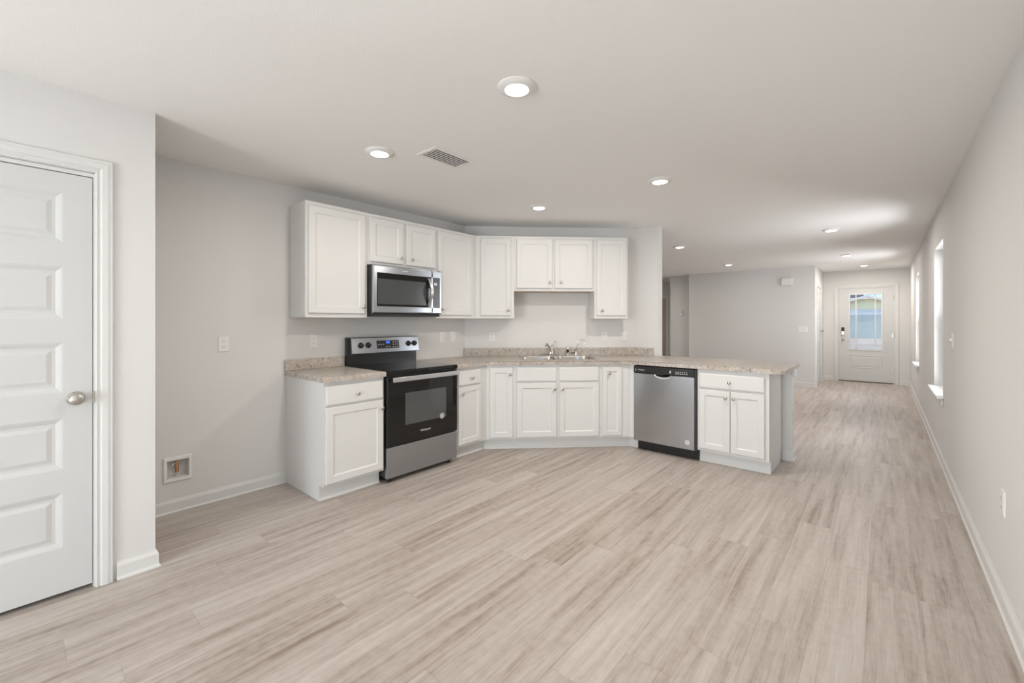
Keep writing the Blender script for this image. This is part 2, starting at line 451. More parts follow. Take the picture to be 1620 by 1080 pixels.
# little cap moulding under the worktop on the knee wall end
bm = bmesh.new()
add_box(bm, -.652, -.628, 4.79, 4.945, .80, .874, .004)
add_box(bm, -.728, -.652, 4.786, 4.799, .835, .874, .003)
struct(obj('trim_1', bm, M['trim']), 'small white cap moulding at the top of the knee wall end', 'trim')

# ------------------------------------------------------------------ doors
CP = [(0, .0), (0, .011), (.006, .014), (.012, .011), (.018, .011), (.024, .017), (.045, .019), (.055, .016), (.062, .016), (.066, .010), (.066, 0)]
def casing(parent, a0, a1, z1, mat=None, name='door_casing', w=1.0):
    # local frame: x along the wall, -y out of the wall
    bm = bmesh.new()
    prof = [(o*w, h) for o, h in CP]
    sweep(bm, [(a0, 0), (a0, z1), (a1, z1), (a1, 0)], prof, lambda a, b, h: (a, -h, b))
    return obj(name, bm, mat or M['trim'], parent)
def slab_panels(bm, w, h, t, panels, sl=.020, rec=.009, rise=.005):
    """door slab x 0..w, z 0..h, front at y=0, back y=t; panels (x0,x1,z0,z1)"""
    xs = sorted({0, w, *[p[0] for p in panels], *[p[1] for p in panels]})
    zs = sorted({0, h, *[p[2] for p in panels], *[p[3] for p in panels]})
    V = {}
    def v(x, z, y=0):
        k = (round(x, 5), round(z, 5), round(y, 5))
        if k not in V: V[k] = bm.verts.new((x, y, z))
        return V[k]
    for i in range(len(xs)-1):
        for j in range(len(zs)-1):
            a, b, c, d = xs[i], xs[i+1], zs[j], zs[j+1]
            cx, cz = (a+b)/2, (c+d)/2
            if any(p[0] < cx < p[1] and p[2] < cz < p[3] for p in panels): continue
            bm.faces.new((v(a, c), v(b, c), v(b, d), v(a, d)))
    for (a, b, c, d) in panels:
        steps = [(0, 0), (sl*.35, rec*.25), (sl, rec), (sl+.012, rec), (sl+.030, rec-rise)]
        prev = None
        for (o, y) in steps:
            ring = [v(a+o, c+o, y), v(b-o, c+o, y), v(b-o, d-o, y), v(a+o, d-o, y)]
            if prev:
                for k in range(4): bm.faces.new((prev[k], prev[(k+1) % 4], ring[(k+1) % 4], ring[k]))
            prev = ring
        bm.faces.new(prev)
    # sides follow the grid so that the mesh stays closed
    bl = {}
    def bk(x, z): return v(x, z, t)
    for i in range(len(xs)-1):
        bm.faces.new((v(xs[i], 0), bk(xs[i], 0), bk(xs[i+1], 0), v(xs[i+1], 0)))
        bm.faces.new((v(xs[i], h), v(xs[i+1], h), bk(xs[i+1], h), bk(xs[i], h)))
    for j in range(len(zs)-1):
        bm.faces.new((v(0, zs[j]), v(0, zs[j+1]), bk(0, zs[j+1]), bk(0, zs[j])))
        bm.faces.new((v(w, zs[j]), bk(w, zs[j]), bk(w, zs[j+1]), v(w, zs[j+1])))
    bm.faces.new([bk(x, 0) for x in xs] + [bk(w, z) for z in zs[1:]] + [bk(x, h) for x in reversed(xs[:-1])] + [bk(0, z) for z in reversed(zs[1:-1])])
def knob_bm(scale=1.0, egg=1.0):
    bm = bmesh.new()
    prof = [(.0, .001), (.031, .0), (.033, -.004), (.030, -.009), (.014, -.012), (.011, -.026), (.016, -.033), (.025, -.042), (.028, -.052), (.025, -.062), (.016, -.068), (.0, -.070)]
    add_lathe(bm, [(r*scale, h*scale) for r, h in prof], axis='y', n=24, sx=egg)
    return bm
def jamb(parent, w, h, depth, t=.019, name='door_jamb'):
    bm = bmesh.new()
    add_box(bm, -t, 0, 0, depth, 0, h+t, .001); add_box(bm, w, w+t, 0, depth, 0, h+t, .001); add_box(bm, 0, w, 0, depth, h, h+t, .001)
    return obj(name, bm, M['trim'], parent)

# door_1: pantry door in the left wall (local x runs along +Y, front faces +X)
DW = .738
d1 = struct(empty('door_1', (XD, D1[0]+.019, 0), PI/2), 'white five-panel pantry door with a nickel knob, at the left edge', 'door')
casing(d1, -.006, DW+.006, 2.058)
jamb(d1, DW, 2.034, T)
bm = bmesh.new()
pz = [(.215, .478), (.590, .834), (.958, 1.196), (1.310, 1.560), (1.675, 1.915)]
slab_panels(bm, DW-.006, 2.008, .035, [(.105, DW-.108, a, b) for a, b in pz], sl=.024, rec=.010, rise=.006)
sl = obj('door_slab', bm, M['door'], d1, loc=(.003, .004, .022))
k1 = obj('door_knob', knob_bm(1.0, 1.0), M['nickel'], d1, loc=(DW-.062, .004, .946), smooth=True)
bm = bmesh.new(); add_box(bm, DW-.004, DW+.008, -.006, .004, .918, .974, .003)
obj('strike_plate', bm, M['nickel'], d1)
box('door_stop', .0, DW, .042, .052, 2.012, 2.034, M['trim'], d1)

# door_2: front door with glass
FX0 = D2[0]+.02
FW = .925
d2 = struct(empty('door_2', (FX0+.015, YF, 0), 0), 'white front door with a tall nine-lite glass panel, end of the room', 'door')
casing(d2, -.012, FW+.012, 2.062, w=1.05)
jamb(d2, FW, 2.045, .15)
bm = bmesh.new()
gx0, gx1, gz0, gz1 = .190, .735, .690, 1.900
zs2 = [(.165, .17)]
# slab with a through opening for the glass
def frame_box(bm, w, h, t, hole, y0=0):
    a, b, c, d = hole
    for (x0, x1, z0, z1) in ((0, a, 0, h), (b, w, 0, h), (a, b, 0, c), (a, b, d, h)):
        add_box(bm, x0, x1, y0, y0+t, z0, z1)
frame_box(bm, FW-.006, 2.022, .044, (gx0, gx1, gz0, gz1))
obj('door_slab', bm, M['door'], d2, loc=(.003, .012, .020))
bm = bmesh.new()   # moulded lower panel
rings = []
for o, y in ((0, .012), (.010, .004), (.022, .010), (.036, .010), (.05, .006)):
    rings.append(rect_ring(.193+o, .738-o, .300+o, .585-o, y))
add_rings(bm, rings, False, True); obj('door_panel', bm, M['door'], d2)
bm = bmesh.new()   # glass frame moulding
for (x0, x1, z0, z1) in ((gx0-.02, gx0+.012, gz0-.02, gz1+.02), (gx1-.012, gx1+.02, gz0-.02, gz1+.02), (gx0+.012, gx1-.012, gz0-.02, gz0+.012), (gx0+.012, gx1-.012, gz1-.012, gz1+.02)):
    add_box(bm, x0+.003, x1+.003, 0.0, .055, z0+.02, z1+.02, .003)
obj('glass_frame', bm, M['trim'], d2)
bm = bmesh.new(); add_box(bm, gx0+.01, gx1, .030, .036, gz0+.02, gz1+.02); obj('glass_pane', bm, M['glass'], d2)
bm = bmesh.new()
for x in (gx0+.115, gx1-.105): add_box(bm, x-.011, x+.011, .018, .028, gz0+.03, gz1+.01, .002)
for z in (gz0+.125, gz1-.075): add_box(bm, gx0+.013, gx1-.008, .019, .027, z-.011, z+.011, .002)
obj('glazing_bars', bm, M['trim'], d2)
bm = bmesh.new(); add_box(bm, .048, .108, -.014, .012, 1.020, 1.195, .006); kp = obj('keypad_lock', bm, M['nickel'], d2)
box('keypad_face', .052, .104, -.018, -.012, 1.105, 1.190, M['blackmat'], kp, .002)
bm = knob_bm(.9); obj('door_knob', bm, M['nickel'], d2, loc=(.078, .012, .925), smooth=True)
for z in (.275, 1.032, 1.804):
    bm = bmesh.new(); add_lathe(bm, [(.006, 0), (.007, .002), (.007, .098), (.006, .10)], (FW-.002, -.002, z-.05), n=10)
    add_box(bm, FW-.024, FW, .006, .011, z-.05, z+.05)
    obj('door_hinge', bm, M['nickel'], d2)
box('door_threshold', 0.0, FW, .0, .15, 0.0, .020, M['threshold'], d2, .002)

# door_3: closet door on the entry side wall (faces +X)
CW = D3[1]-D3[0]-.038
d3 = struct(empty('door_3', (XC, D3[0]+.019, 0), PI/2), 'white closet door seen edge-on in the entry', 'door')
casing(d3, -.006, CW+.006, 2.045); jamb(d3, CW, 2.036, T)
bm = bmesh.new(); slab_panels(bm, CW-.006, 2.014, .035, [(.12, CW-.126, a, b) for a, b in pz]); obj('door_slab', bm, M['door'], d3, loc=(.003, .004, .015))
obj('door_knob', knob_bm(1.0), M['nickel'], d3, loc=(CW-.07, .004, 1.12), smooth=True)
for z in (.25, 1.02, 1.80):
    bm = bmesh.new(); add_lathe(bm, [(.006, 0), (.007, .002), (.007, .088), (.006, .09)], (.002, -.002, z-.045), n=10); obj('door_hinge', bm, M['nickel'], d3)

# door_4: door at the end of the hall
HW = D4[1]-D4[0]-.038
d4 = struct(empty('door_4', (D4[0]+.019, 12.066, 0), 0), 'door at the far end of the hall, coloured tan for dim light, seen past the kitchen wall', 'door')
casing(d4, -.006, HW+.006, 1.985); jamb(d4, HW, 1.98, T)
bm = bmesh.new(); slab_panels(bm, HW-.006, 1.962, .035, [(.12, HW-.126, a*.97, b*.97) for a, b in pz]); obj('door_slab', bm, M['tan'], d4, loc=(.003, .06, .015))
obj('door_knob', knob_bm(1.0), M['nickel'], d4, loc=(.07, .06, .95), smooth=True)

# door_5: sliding patio door behind the camera
pw = PAT[1]-PAT[0]
d5 = struct(empty('door_5', (PAT[0], YB-.16, 0), 0), 'white framed sliding glass patio door behind the viewer', 'door')
bm = bmesh.new(); frame_box(bm, pw, PAT[3], .10, (.05, pw-.05, .07, PAT[3]-.05), .03); obj('door_frame', bm, M['vinyl'], d5)
for x0, yy in ((.05, .045), (pw/2-.03, .085)):
    bm = bmesh.new(); w_ = pw/2-.02
    for (a, b, c, d) in ((0, .06, 0, 1.93), (w_-.06, w_, 0, 1.93), (.06, w_-.06, 0, .08), (.06, w_-.06, 1.86, 1.93)): add_box(bm, x0+a, x0+b, yy, yy+.035, .075+c, .075+d)
    s_ = obj('sliding_sash', bm, M['vinyl'], d5)
    box('glass_pane', x0+.06, x0+w_-.06, yy+.015, yy+.021, .155, 1.935, M['glass'], s_)

# ------------------------------------------------------------------ side windows (window_1 nearer, window_2 near the entry)
def added_window():  # window added out of view so the left fill light can enter
    w = struct(empty('window_3', (XD-T, -3.15, .85), 0), 'unseen window added in the left wall for fill light', 'window')
    bm = bmesh.new()
    for (y0, y1, z0, z1) in ((0, .05, 0, 1.2), (1.55, 1.6, 0, 1.2), (.05, 1.55, 0, .05), (.05, 1.55, 1.15, 1.2), (.775, .825, .05, 1.15)): add_box(bm, -.04, .03, y0, y1, z0, z1)
    obj('window_frame', bm, M['vinyl'], w)
    box('glass_pane', -.01, -.004, .05, 1.55, .05, 1.15, M['glass'], w)
added_window()
for n, (a, b, c, d) in enumerate(WIN):
    w = struct(empty('window_%d' % (n+1), (XR, a, c), 0), ['tall narrow-looking side window nearer the viewer, with white sill', 'tall side window closest to the front door, with white sill'][n], 'window')
    W_, H_ = b-a, d-c
    bm = bmesh.new()
    for (y0, y1, z0, z1) in ((0, .04, 0, H_), (W_-.04, W_, 0, H_), (.04, W_-.04, 0, .04), (.04, W_-.04, H_-.04, H_)): add_box(bm, .09, .155, y0, y1, z0, z1)
    obj('window_frame', bm, M['vinyl'], w)
    for z0, z1, x0, nm in ((.04, H_/2+.02, .092, 'lower_sash'), (H_/2-.02, H_-.04, .122, 'upper_sash')):
        bm = bmesh.new()
        for (y0, y1, p, q) in ((.04, .075, z0, z1), (W_-.075, W_-.04, z0, z1), (.075, W_-.075, z0, z0+.04), (.075, W_-.075, z1-.035, z1)): add_box(bm, x0-.012, x0+.022, y0, y1, p, q, .002)
        s_ = obj(nm, bm, M['vinyl'], w)
        box('glass_pane', x0+.002, x0+.008, .07, W_-.07, z0+.03, z1-.03, M['glass'], s_)
    if n == 0: box('sash_lock', .065, .085, W_*.35, W_*.35+.05, .10, .125, M['vinyl'], w, .003)
    bm = bmesh.new()
    add_box(bm, -.048, -.0005, -.04, W_+.04, -.018, .006, .005); add_box(bm, -.004, .0895, .0005, W_-.0005, .0003, .006)
    obj('window_sill', bm, M['vinyl'], w)
    bm = bmesh.new(); add_box(bm, -.016, -.0005, -.01, W_+.01, -.078, -.022, .004)
    obj('window_apron', bm, M['trim'], w)

# ------------------------------------------------------------------ recessed ceiling lights
def make_light():
    t = empty('recessed_light', (0, 0, CEIL), 0)
    bm = bmesh.new()
    prof = [(.092, 0), (.093, -.004), (.090, -.007), (.066, -.017), (.058, -.0175), (.055, -.014)]
    n = 36; rings = [[(math.cos(2*PI*k/n)*r, math.sin(2*PI*k/n)*r, h) for k in range(n)] for r, h in prof]
    add_rings(bm, rings, False, False); obj('trim_ring', bm, M['plate'], t, smooth=True)
    bm = bmesh.new(); add_lathe(bm, [(.0, -.002), (.0555, -.002), (.0545, -.0165), (.050, -.0185), (.0, -.0195)], n=36)
    obj('lamp_lens', bm, M['lens'], t, smooth=True)
    return t
LIGHTS = [((-1.325, 1.570), 'biggest round recessed ceiling light, nearest the viewer'),
          ((-2.520, 1.580), 'round recessed ceiling light left of the ceiling vent, before the microwave cabinets'),
          ((-2.543, 3.350), 'round recessed ceiling light in front of the sink cabinets'),
          ((-1.340, 3.350), 'round recessed ceiling light over the floor before the dishwasher'),
          ((-2.304, 6.510), 'round recessed living-room light nearest the kitchen stub wall'),
          ((-2.287, 9.153), 'round recessed living-room light close to the far living-room wall'),
          ((-.476, 6.510), 'round recessed living-room light on the right, nearest the long right wall'),
          ((-.456, 9.153), 'small round recessed light between the living room and the entry'),
          ((-.280, 11.010), 'smallest round recessed light, just before the front door')]
L0 = make_light()
LAMP_COPIES = [L0] + [copy_tree(L0) for _ in LIGHTS[1:]]
for i, ((x, y), lab) in enumerate(LIGHTS):
    o = LAMP_COPIES[i]
    o.location = (x, y, CEIL)
    tag(o, lab, 'ceiling light', 'recessed ceiling lights')
    l = bpy.data.lights.new('lamp_glow', 'AREA'); l.shape = 'DISK'; l.size = .115; l.energy = LAMP_WATTS[i]
    l.color = (1.0, .925, .835)
    lo = bpy.data.objects.new('lamp_glow', l); COL.objects.link(lo); lo.parent = o; lo.location = (0, 0, -.022)

# ceiling registers
def register(loc, lx, ly, n, label, dark='dark'):
    t = empty('ceiling_vent', (*loc, CEIL), 0, label, 'vent')
    bm = bmesh.new(); hx, hy = lx/2, ly/2
    for (x0, x1, y0, y1) in ((-hx, -hx+.026, -hy, hy), (hx-.026, hx, -hy, hy), (-hx+.026, hx-.026, -hy, -hy+.026), (-hx+.026, hx-.026, hy-.026, hy)):
        add_box(bm, x0, x1, y0, y1, -.007, -.0003, .002)
    obj('frame', bm, M['plate'], t)
    box('duct_opening', -hx+.02, hx-.02, -hy+.02, hy-.02, -.0012, -.0004, M['dark'], t)
    ix = (lx-.052)/n
    for k in range(n+1):
        x = -hx+.026+ix*k
        bm = bmesh.new()
        add_rings(bm, [[(x-.0035, y, -.0062), (x+.0025, y, -.0032), (x+.0035, y, -.0038), (x-.0025, y, -.0068)] for y in (-hy+.024, hy-.024)])
        obj('slat', bm, M['plate'], t)
register((-2.262, 1.935), .200, .350, 6, 'white rectangular ceiling vent with dark slots above the kitchen floor')
register((-3.72, 9.36), .20, .10, 3, 'small dark ceiling vent just visible past the kitchen stub wall')

# ------------------------------------------------------------------ cabinets
def door_front(w, h, frame=.052, t=.019):
    bm = bmesh.new()
    f = min(frame, w*.3)
    rings = [rect_ring(0, w, 0, h, 0), rect_ring(0, w, 0, h, -t+.004), rect_ring(.004, w-.004, .004, h-.004, -t),
             rect_ring(f, w-f, f, h-f, -t), rect_ring(f+.007, w-f-.007, f+.007, h-f-.007, -t+.0055), rect_ring(f+.011, w-f-.011, f+.011, h-f-.011, -t+.0075),
             rect_ring(f+.014, w-f-.014, f+.014, h-f-.014, -t+.0075)]
    add_rings(bm, rings); return bm
def drawer_front(w, h, t=.019):
    bm = bmesh.new()
    add_rings(bm, [rect_ring(0, w, 0, h, 0), rect_ring(0, w, 0, h, -t+.006), rect_ring(.003, w-.003, .003, h-.003, -t+.003), rect_ring(.011, w-.011, .011, h-.011, -t)])
    return bm
def cab_knob(parent, x, z, y=-.019):
    bm = bmesh.new()
    add_lathe(bm, [(.0, .0005), (.0075, 0), (.006, -.004), (.0055, -.011), (.011, -.015), (.0145, -.019), (.0150, -.023), (.0125, -.0265), (.006, -.0285), (0, -.029)], (x, y, z), 'y', 16)
    return obj('knob', bm, M['nickel'], parent, smooth=True)
def add_door(t, x0, x1, z0, z1, kx=None, kz=None, **k):
    o = obj('door', door_front(x1-x0, z1-z0, **k), M['cab'], t, loc=(x0, 0, z0))
    if kx is not None: cab_knob(o, kx-x0, kz-z0)
    return o
def add_drawer(t, x0, x1, z0, z1, kx=None, kz=None, name='drawer'):
    o = obj(name, drawer_front(x1-x0, z1-z0), M['cab'], t, loc=(x0, 0, z0))
    if kx is not None: cab_knob(o, kx-x0, kz-z0)
    return o
def carcass(t, x0, x1, z0, z1, depth, toe=0.0, name='body', y0=.0005, under=False):
    bm = bmesh.new()
    if toe: # side panels reach the floor behind the toe recess
        pts = [(y0, z1), (depth, z1), (depth, 0), (.075, 0), (.075, .115), (y0, .115)]
        add_rings(bm, [[(x, y, z) for y, z in pts] for x in (x0, x1)])
    else:
        add_box(bm, x0, x1, y0, depth, z0, z1, .0012, 1)
    o = obj(name, bm, M['cab'], t)
    return o
def open_carcass(t, x0, x1, depth):
    bm = bmesh.new()
    pts = [(.0005, HB), (depth, HB), (depth, 0), (.075, 0), (.075, .115), (.0005, .115)]
    for a in (x0, x1-.018): add_rings(bm, [[(x, y, z) for y, z in pts] for x in (a, a+.018)])
    add_box(bm, x0+.018, x1-.018, .0005, .019, .115, .16); add_box(bm, x0+.018, x1-.018, .0005, .019, .665, HB); add_box(bm, x0+.41, x0+.47, .0006, .0188, .16, .665)
    add_box(bm, x0+.018, x1-.018, .019, depth-.006, .115, .133); add_box(bm, x0+.018, x1-.018, depth-.006, depth, .0, HB)
    return obj('body', bm, M['cab'], t)
def shoe(t, x0, x1, name='toe_board'):
    bm = bmesh.new()
    add_box(bm, x0, x1, .069, .0745, .0, .1145)
    add_rings(bm, [[(x, .069, 0.0), (x, .060, 0.0), (x, .0605, .010), (x, .064, .016), (x, .069, .018)] for x in (x0, x1)])
    return obj(name, bm, M['cab'], t)
HB = .8755
XF = -3.060
FACE = (XF, 1.460, 0)
# base cabinet left of the range
t = empty('base_cabinet', (XF, 1.460, 0), PI/2, 'white base cabinet left of the range, one drawer over one door', 'cabinet', 'base cabinets')
carcass(t, 0, .494, 0, HB, .654, 1); shoe(t, .001, .494)
add_drawer(t, .012, .482, .705, .848, .255, .771)
add_door(t, .012, .482, .135, .690, .460, .628)
# base cabinet between range and corner
t = empty('base_cabinet', (XF, 2.732, 0), PI/2, 'narrow white base cabinet right of the range, one drawer over one door', 'cabinet', 'base cabinets')
carcass(t, 0, .4148, 0, HB, .654, 1); shoe(t, 0, .443)
add_drawer(t, .020, .322, .705, .848, .190, .771)
add_door(t, .020, .322, .140, .690, .062, .625, frame=.045)
# diagonal run, local x = distance from the inner face corner
DO = (XF, 3.147, 0)
DIAG_D = .676
t = empty('base_cabinet', DO, PI/4, 'white base cabinet with one narrow full-height door, left of the sink base', 'cabinet', 'base cabinets')
carcass(t, 0.0002, .2965, 0, HB, DIAG_D, 1); shoe(t, -.03, .296)
add_door(t, .036, .268, .135, .848, .240, .779, frame=.05)
t = empty('base_cabinet', (DO[0]+.297*r2, DO[1]+.297*r2, 0), PI/4, 'wide white sink base cabinet with two doors under two false drawer fronts', 'cabinet', 'base cabinets')
open_carcass(t, 0, .884, DIAG_D)
shoe(t, 0, .884)
add_drawer(t, .012, .423, .705, .848, name='false_drawer_front'); add_drawer(t, .453, .868, .705, .848, name='false_drawer_front')
add_door(t, .012, .423, .135, .690, .398, .625); add_door(t, .453, .868, .135, .690, .480, .625)
t = empty('base_cabinet', (DO[0]+1.182*r2, DO[1]+1.182*r2, 0), PI/4, 'white base cabinet with one narrow full-height door, right of the sink base', 'cabinet', 'base cabinets')
carcass(t, 0, .3068, 0, HB, DIAG_D, 1); shoe(t, 0, .338)
add_door(t, .018, .226, .135, .848, .085, .779, frame=.045)
# peninsula
YP = 4.200
t = empty('base_cabinet', (-1.319, YP, 0), 0, 'white peninsula end cabinet right of the dishwasher, drawer over two doors', 'cabinet', 'base cabinets')
carcass(t, 0, .588, 0, HB, .594, 1); shoe(t, 0, .588)
bm = bmesh.new(); add_box(bm, .588, .5915, .55, .594, .10, HB-.005); obj('scribe_strip', bm, M['cab'], t)
add_drawer(t, .018, .556, .705, .840, .280, .771)
add_door(t, .018, .283, .140, .690, .250, .630, frame=.05); add_door(t, .288, .556, .140, .690, .316, .630, frame=.05)
t = empty('cabinet_filler', (-2.005, YP, 0), 0, 'narrow white filler panel between the angled cabinets and the dishwasher', 'filler')
bm = bmesh.new(); add_box(bm, -.0017, .058, 0, .018, .115, HB, .001); add_box(bm, -.034, .070, .070, .0755, 0, .1145); add_rings(bm, [[(x, .070, 0.0), (x, .061, 0.0), (x, .0615, .010), (x, .065, .016), (x, .070, .018)] for x in (-.030, .070)]); add_box(bm, .050, .057, .018, .070, .115, HB); obj('panel', bm, M['cab'], t)

# wall cabinets on the range wall
UZ0, UZ1 = 1.352, 2.272
UX = -3.420
UD = .294
def upper(loc, rot, w, z0, z1, label, depth=UD):
    t = empty('wall_cabinet', loc, rot, label, 'cabinet', 'wall cabinets')
    carcass(t, 0, w, z0, z1, depth)
    box('underside', .012, w-.012, .015, depth-.008, z0-.002, z0-.0002, M['cabin'], t)
    return t
t = upper((UX, 1.488, 0), PI/2, .532, UZ0, UZ1, 'tall white wall cabinet left of the microwave, leftmost of the uppers')
add_door(t, .020, .506, UZ0+.034, UZ1-.034, .484, 1.447)
t = upper((UX, 2.021, 0), PI/2, .764, 1.822, UZ1, 'short two-door white wall cabinet above the microwave')
add_door(t, .020, .362, 1.850, UZ1-.034, .336, 1.905); add_door(t, .402, .744, 1.850, UZ1-.034, .458, 1.905)
t = upper((UX, 2.7865, 0), PI/2, .5544, UZ0, UZ1, 'tall white wall cabinet between the microwave and the inner corner')
add_door(t, .020, .490, UZ0+.034, UZ1-.034, .062, 1.445)
DU = (UX, 3.341, 0)
def dloc(s): return (DU[0]+s*r2, DU[1]+s*r2, 0)
t = upper(dloc(.0003), PI/4, .4295, UZ0, UZ1, 'narrow white wall cabinet in the corner, left of the sink wall cabinets', .300)
add_door(t, .060, .393, UZ0+.034, UZ1-.034, .365, 1.444, frame=.05)
t = upper(dloc(.430), PI/4, .912, 1.660, UZ1, 'short two-door white wall cabinet over the sink', .300)
add_door(t, .030, .432, 1.690, UZ1-.034, .400, 1.756); add_door(t, .458, .886, 1.690, UZ1-.034, .526, 1.756)
t = upper(dloc(1.343), PI/4, .384, UZ0, UZ1, 'narrow white wall cabinet right of the sink cabinets, end of the uppers', .300)
add_door(t, .022, .362, UZ0+.034, UZ1-.034, .078, 1.444, frame=.05)

# ------------------------------------------------------------------ worktops
def boolean_cut(o, cutter):
    m = o.modifiers.new('cut', 'BOOLEAN'); m.object = cutter; m.operation = 'DIFFERENCE'; m.solver = 'EXACT'
    bpy.context.view_layer.update()
    me = bpy.data.meshes.new_from_object(o.evaluated_get(bpy.context.evaluated_depsgraph_get()))
    o.modifiers.clear(); old = o.data; o.data = me; me.name = old.name
    bpy.data.objects.remove(cutter)
ZT0, ZT1 = .8762, .9145
bm = bmesh.new(); add_prism(bm, [(XS+.002, 1.447), (-3.028, 1.447), (-3.028, 1.957), (XS+.002, 1.957)], ZT0, ZT1, .008)
w1 = tag(obj('worktop', bm, M['counter']), 'short speckled beige laminate worktop left of the range', 'countertop')
box('backsplash', XS+.002, XS+.022, 1.447, 1.957, ZT1+.0005, 1.006, M['counter'], w1, .003)
o_ = .031
cx_, cy_ = XF+o_, 3.147-(o_*(math.sqrt(2)-1))
ex_ = -2.007+ (o_*(math.sqrt(2)-1)); 
pen_front = YP-o_
sx_ = cx_ + (pen_front-cy_)      # diagonal front meets the peninsula front
poly = [(XS+.002, 2.727), (cx_, 2.727), (cx_, cy_), (sx_, pen_front), (-.645, pen_front), (-.615, pen_front+.03), (-.615, 5.02), (XST+.003, 5.02), (XST+.003, BND[1]-.003), (BND[0]+.002, BND[1]-.003), (XS+.002, CRN[1]-.002)]
bm = bmesh.new(); add_prism(bm, poly, ZT0, ZT1, .008)
w2 = tag(obj('worktop', bm, M['counter']), 'long speckled beige laminate worktop from range around the sink to the peninsula end', 'countertop')
# sink position: distance s along the diagonal wall, d out from it
def DP(s, d, z=0): return Vector((CRN[0]+r2*s+r2*d, CRN[1]+r2*s-r2*d, z))
SINK_S, SINK_D = 1.045, .335
c0 = DP(SINK_S, SINK_D)
bm = bmesh.new(); add_rings(bm, [rrect(-.392, .392, -.245, .245, z, .07) for z in (.80, 1.0)])
cut = obj('cutter', bm, M['counter'], loc=c0, rotz=PI/4)
boolean_cut(w2, cut)
# backsplash on the diagonal wall, wrapping the stub
bm = bmesh.new()
sweep(bm, [(XS+.004, CRN[1]-.012), (BND[0]-.0005, BND[1]-.0045), (-2.045, BND[1]-.0045)][::-1], [(0, ZT1+.0005), (.019, ZT1+.0005), (.019, 1.004), (.016, 1.007), (0, 1.007)], xyz)
obj('backsplash', bm, M['counter'], w2)

# ------------------------------------------------------------------ sink and taps
t = empty('kitchen_sink', (c0.x, c0.y, ZT1), PI/4, 'stainless double-bowl sink set into the angled worktop', 'sink')
bm = bmesh.new()
BW = [(-.385, -.02), (.02, .385)]
# deck rim built as rounded rings around each bowl
outer = [rrect(-.420, .420, -.275, .275, z, .085, 9) for z in (.0015, .0045)]
add_rings(bm, [outer[0], outer[1], rrect(-.412, .412, -.267, .267, .006, .08, 9), rrect(-.388, .388, -.238, .192, .0055, .075, 9), rrect(-.386, .386, -.236, .190, .002, .075, 9)], False, False)
obj('rim', bm, M['sink'], t, smooth=True)
for (a, b) in BW:
    bm = bmesh.new()
    R_ = [rrect(a, b, -.236, .190, .002, .075, 9), rrect(a+.006, b-.006, -.230, .184, -.02, .07, 9), rrect(a+.012, b-.012, -.222, .176, -.150, .06, 9), rrect(a+.05, b-.05, -.18, .13, -.168, .05, 9)]
    add_rings(bm, R_, False, True)
    bw = obj('bowl', bm, M['sink'], t, smooth=True)
    bm = bmesh.new(); add_lathe(bm, [(.0, -.162), (.040, -.162), (.044, -.165), (.04, -.167)], ((a+b)/2, -.03, 0)); obj('drain', bm, M['chrome'], bw, smooth=True)
box('bowl_divider', -.020, .020, -.236, .190, -.02, .003, M['sink'], t, .004)
for x in (-.175, .235):
    box('paper_tag', x, x+.045, .170, .1715, -.045, -.005, M['sticker_blue'], t)
def tap_empty(name, s, d, label, cat='tap'):
    p = DP(s, d, ZT1+.007); return empty(name, p, PI/4, label, cat)
t = tap_empty('kitchen_faucet', 1.005, .088, 'chrome single-lever kitchen faucet with curved spout behind the sink', 'faucet')
bm = bmesh.new(); add_rings(bm, [rrect(-.125, .125, -.026, .026, z, .025, 6) for z in (0, .008)] + [rrect(-.12, .12, -.022, .022, .012, .022, 6)]); obj('base_plate', bm, M['chrome'], t, smooth=True)
bm = bmesh.new(); add_lathe(bm, [(.026, .011), (.027, .03), (.023, .05), (.021, .075), (.023, .085), (.020, .095), (.0, .098)]); obj('faucet_body', bm, M['chrome'], t, smooth=True)
bm = bmesh.new(); add_tube(bm, [(0, -.01, .045), (-.02, -.045, .085), (-.045, -.095, .125), (-.065, -.14, .145), (-.078, -.175, .142), (-.083, -.19, .118)], [.012, .012, .011, .011, .011, .012], 12); obj('spout', bm, M['chrome'], t, smooth=True)
bm = bmesh.new(); add_tube(bm, [(0, 0, .095), (.012, .0, .112), (.034, .002, .145), (.052, .004, .170)], [.012, .009, .007, .008], 10); obj('lever_handle', bm, M['chrome'], t, smooth=True)
t = tap_empty('side_sprayer', 1.205, .085, 'short chrome side sprayer between the two sink taps', 'sprayer')
bm = bmesh.new(); add_lathe(bm, [(.020, 0), (.021, .006), (.013, .014), (.012, .03), (.014, .038)]); obj('sprayer_base', bm, M['chrome'], t, smooth=True)
bm = bmesh.new(); add_lathe(bm, [(.013, .038), (.014, .05), (.015, .066)]); obj('grip', bm, M['black'], t, smooth=True)
bm = bmesh.new(); add_lathe(bm, [(.015, .066), (.018, .074), (.019, .088), (.014, .098), (0, .101)]); obj('spray_head', bm, M['chrome'], t, smooth=True)
t = tap_empty('filter_tap', 1.300, .085, 'slim gooseneck chrome filter tap at the right end of the sink', 'faucet')
bm = bmesh.new(); add_lathe(bm, [(.024, 0), (.024, .006), (.014, .010), (.012, .045), (.009, .05)]); obj('tap_body', bm, M['chrome'], t, smooth=True)
bm = bmesh.new()
pts = [(0, 0, .045), (.012, -.012, .10), (.022, -.022, .150)] + [(.022+.040*(1-math.cos(a)), -.022-.012*(1-math.cos(a)), .150+.034*math.sin(a)) for a in [PI*k/8 for k in range(1, 9)]]
add_tube(bm, pts + [(.103, -.046, .135)], .0048, 10); obj('gooseneck_spout', bm, M['chrome'], t, smooth=True)
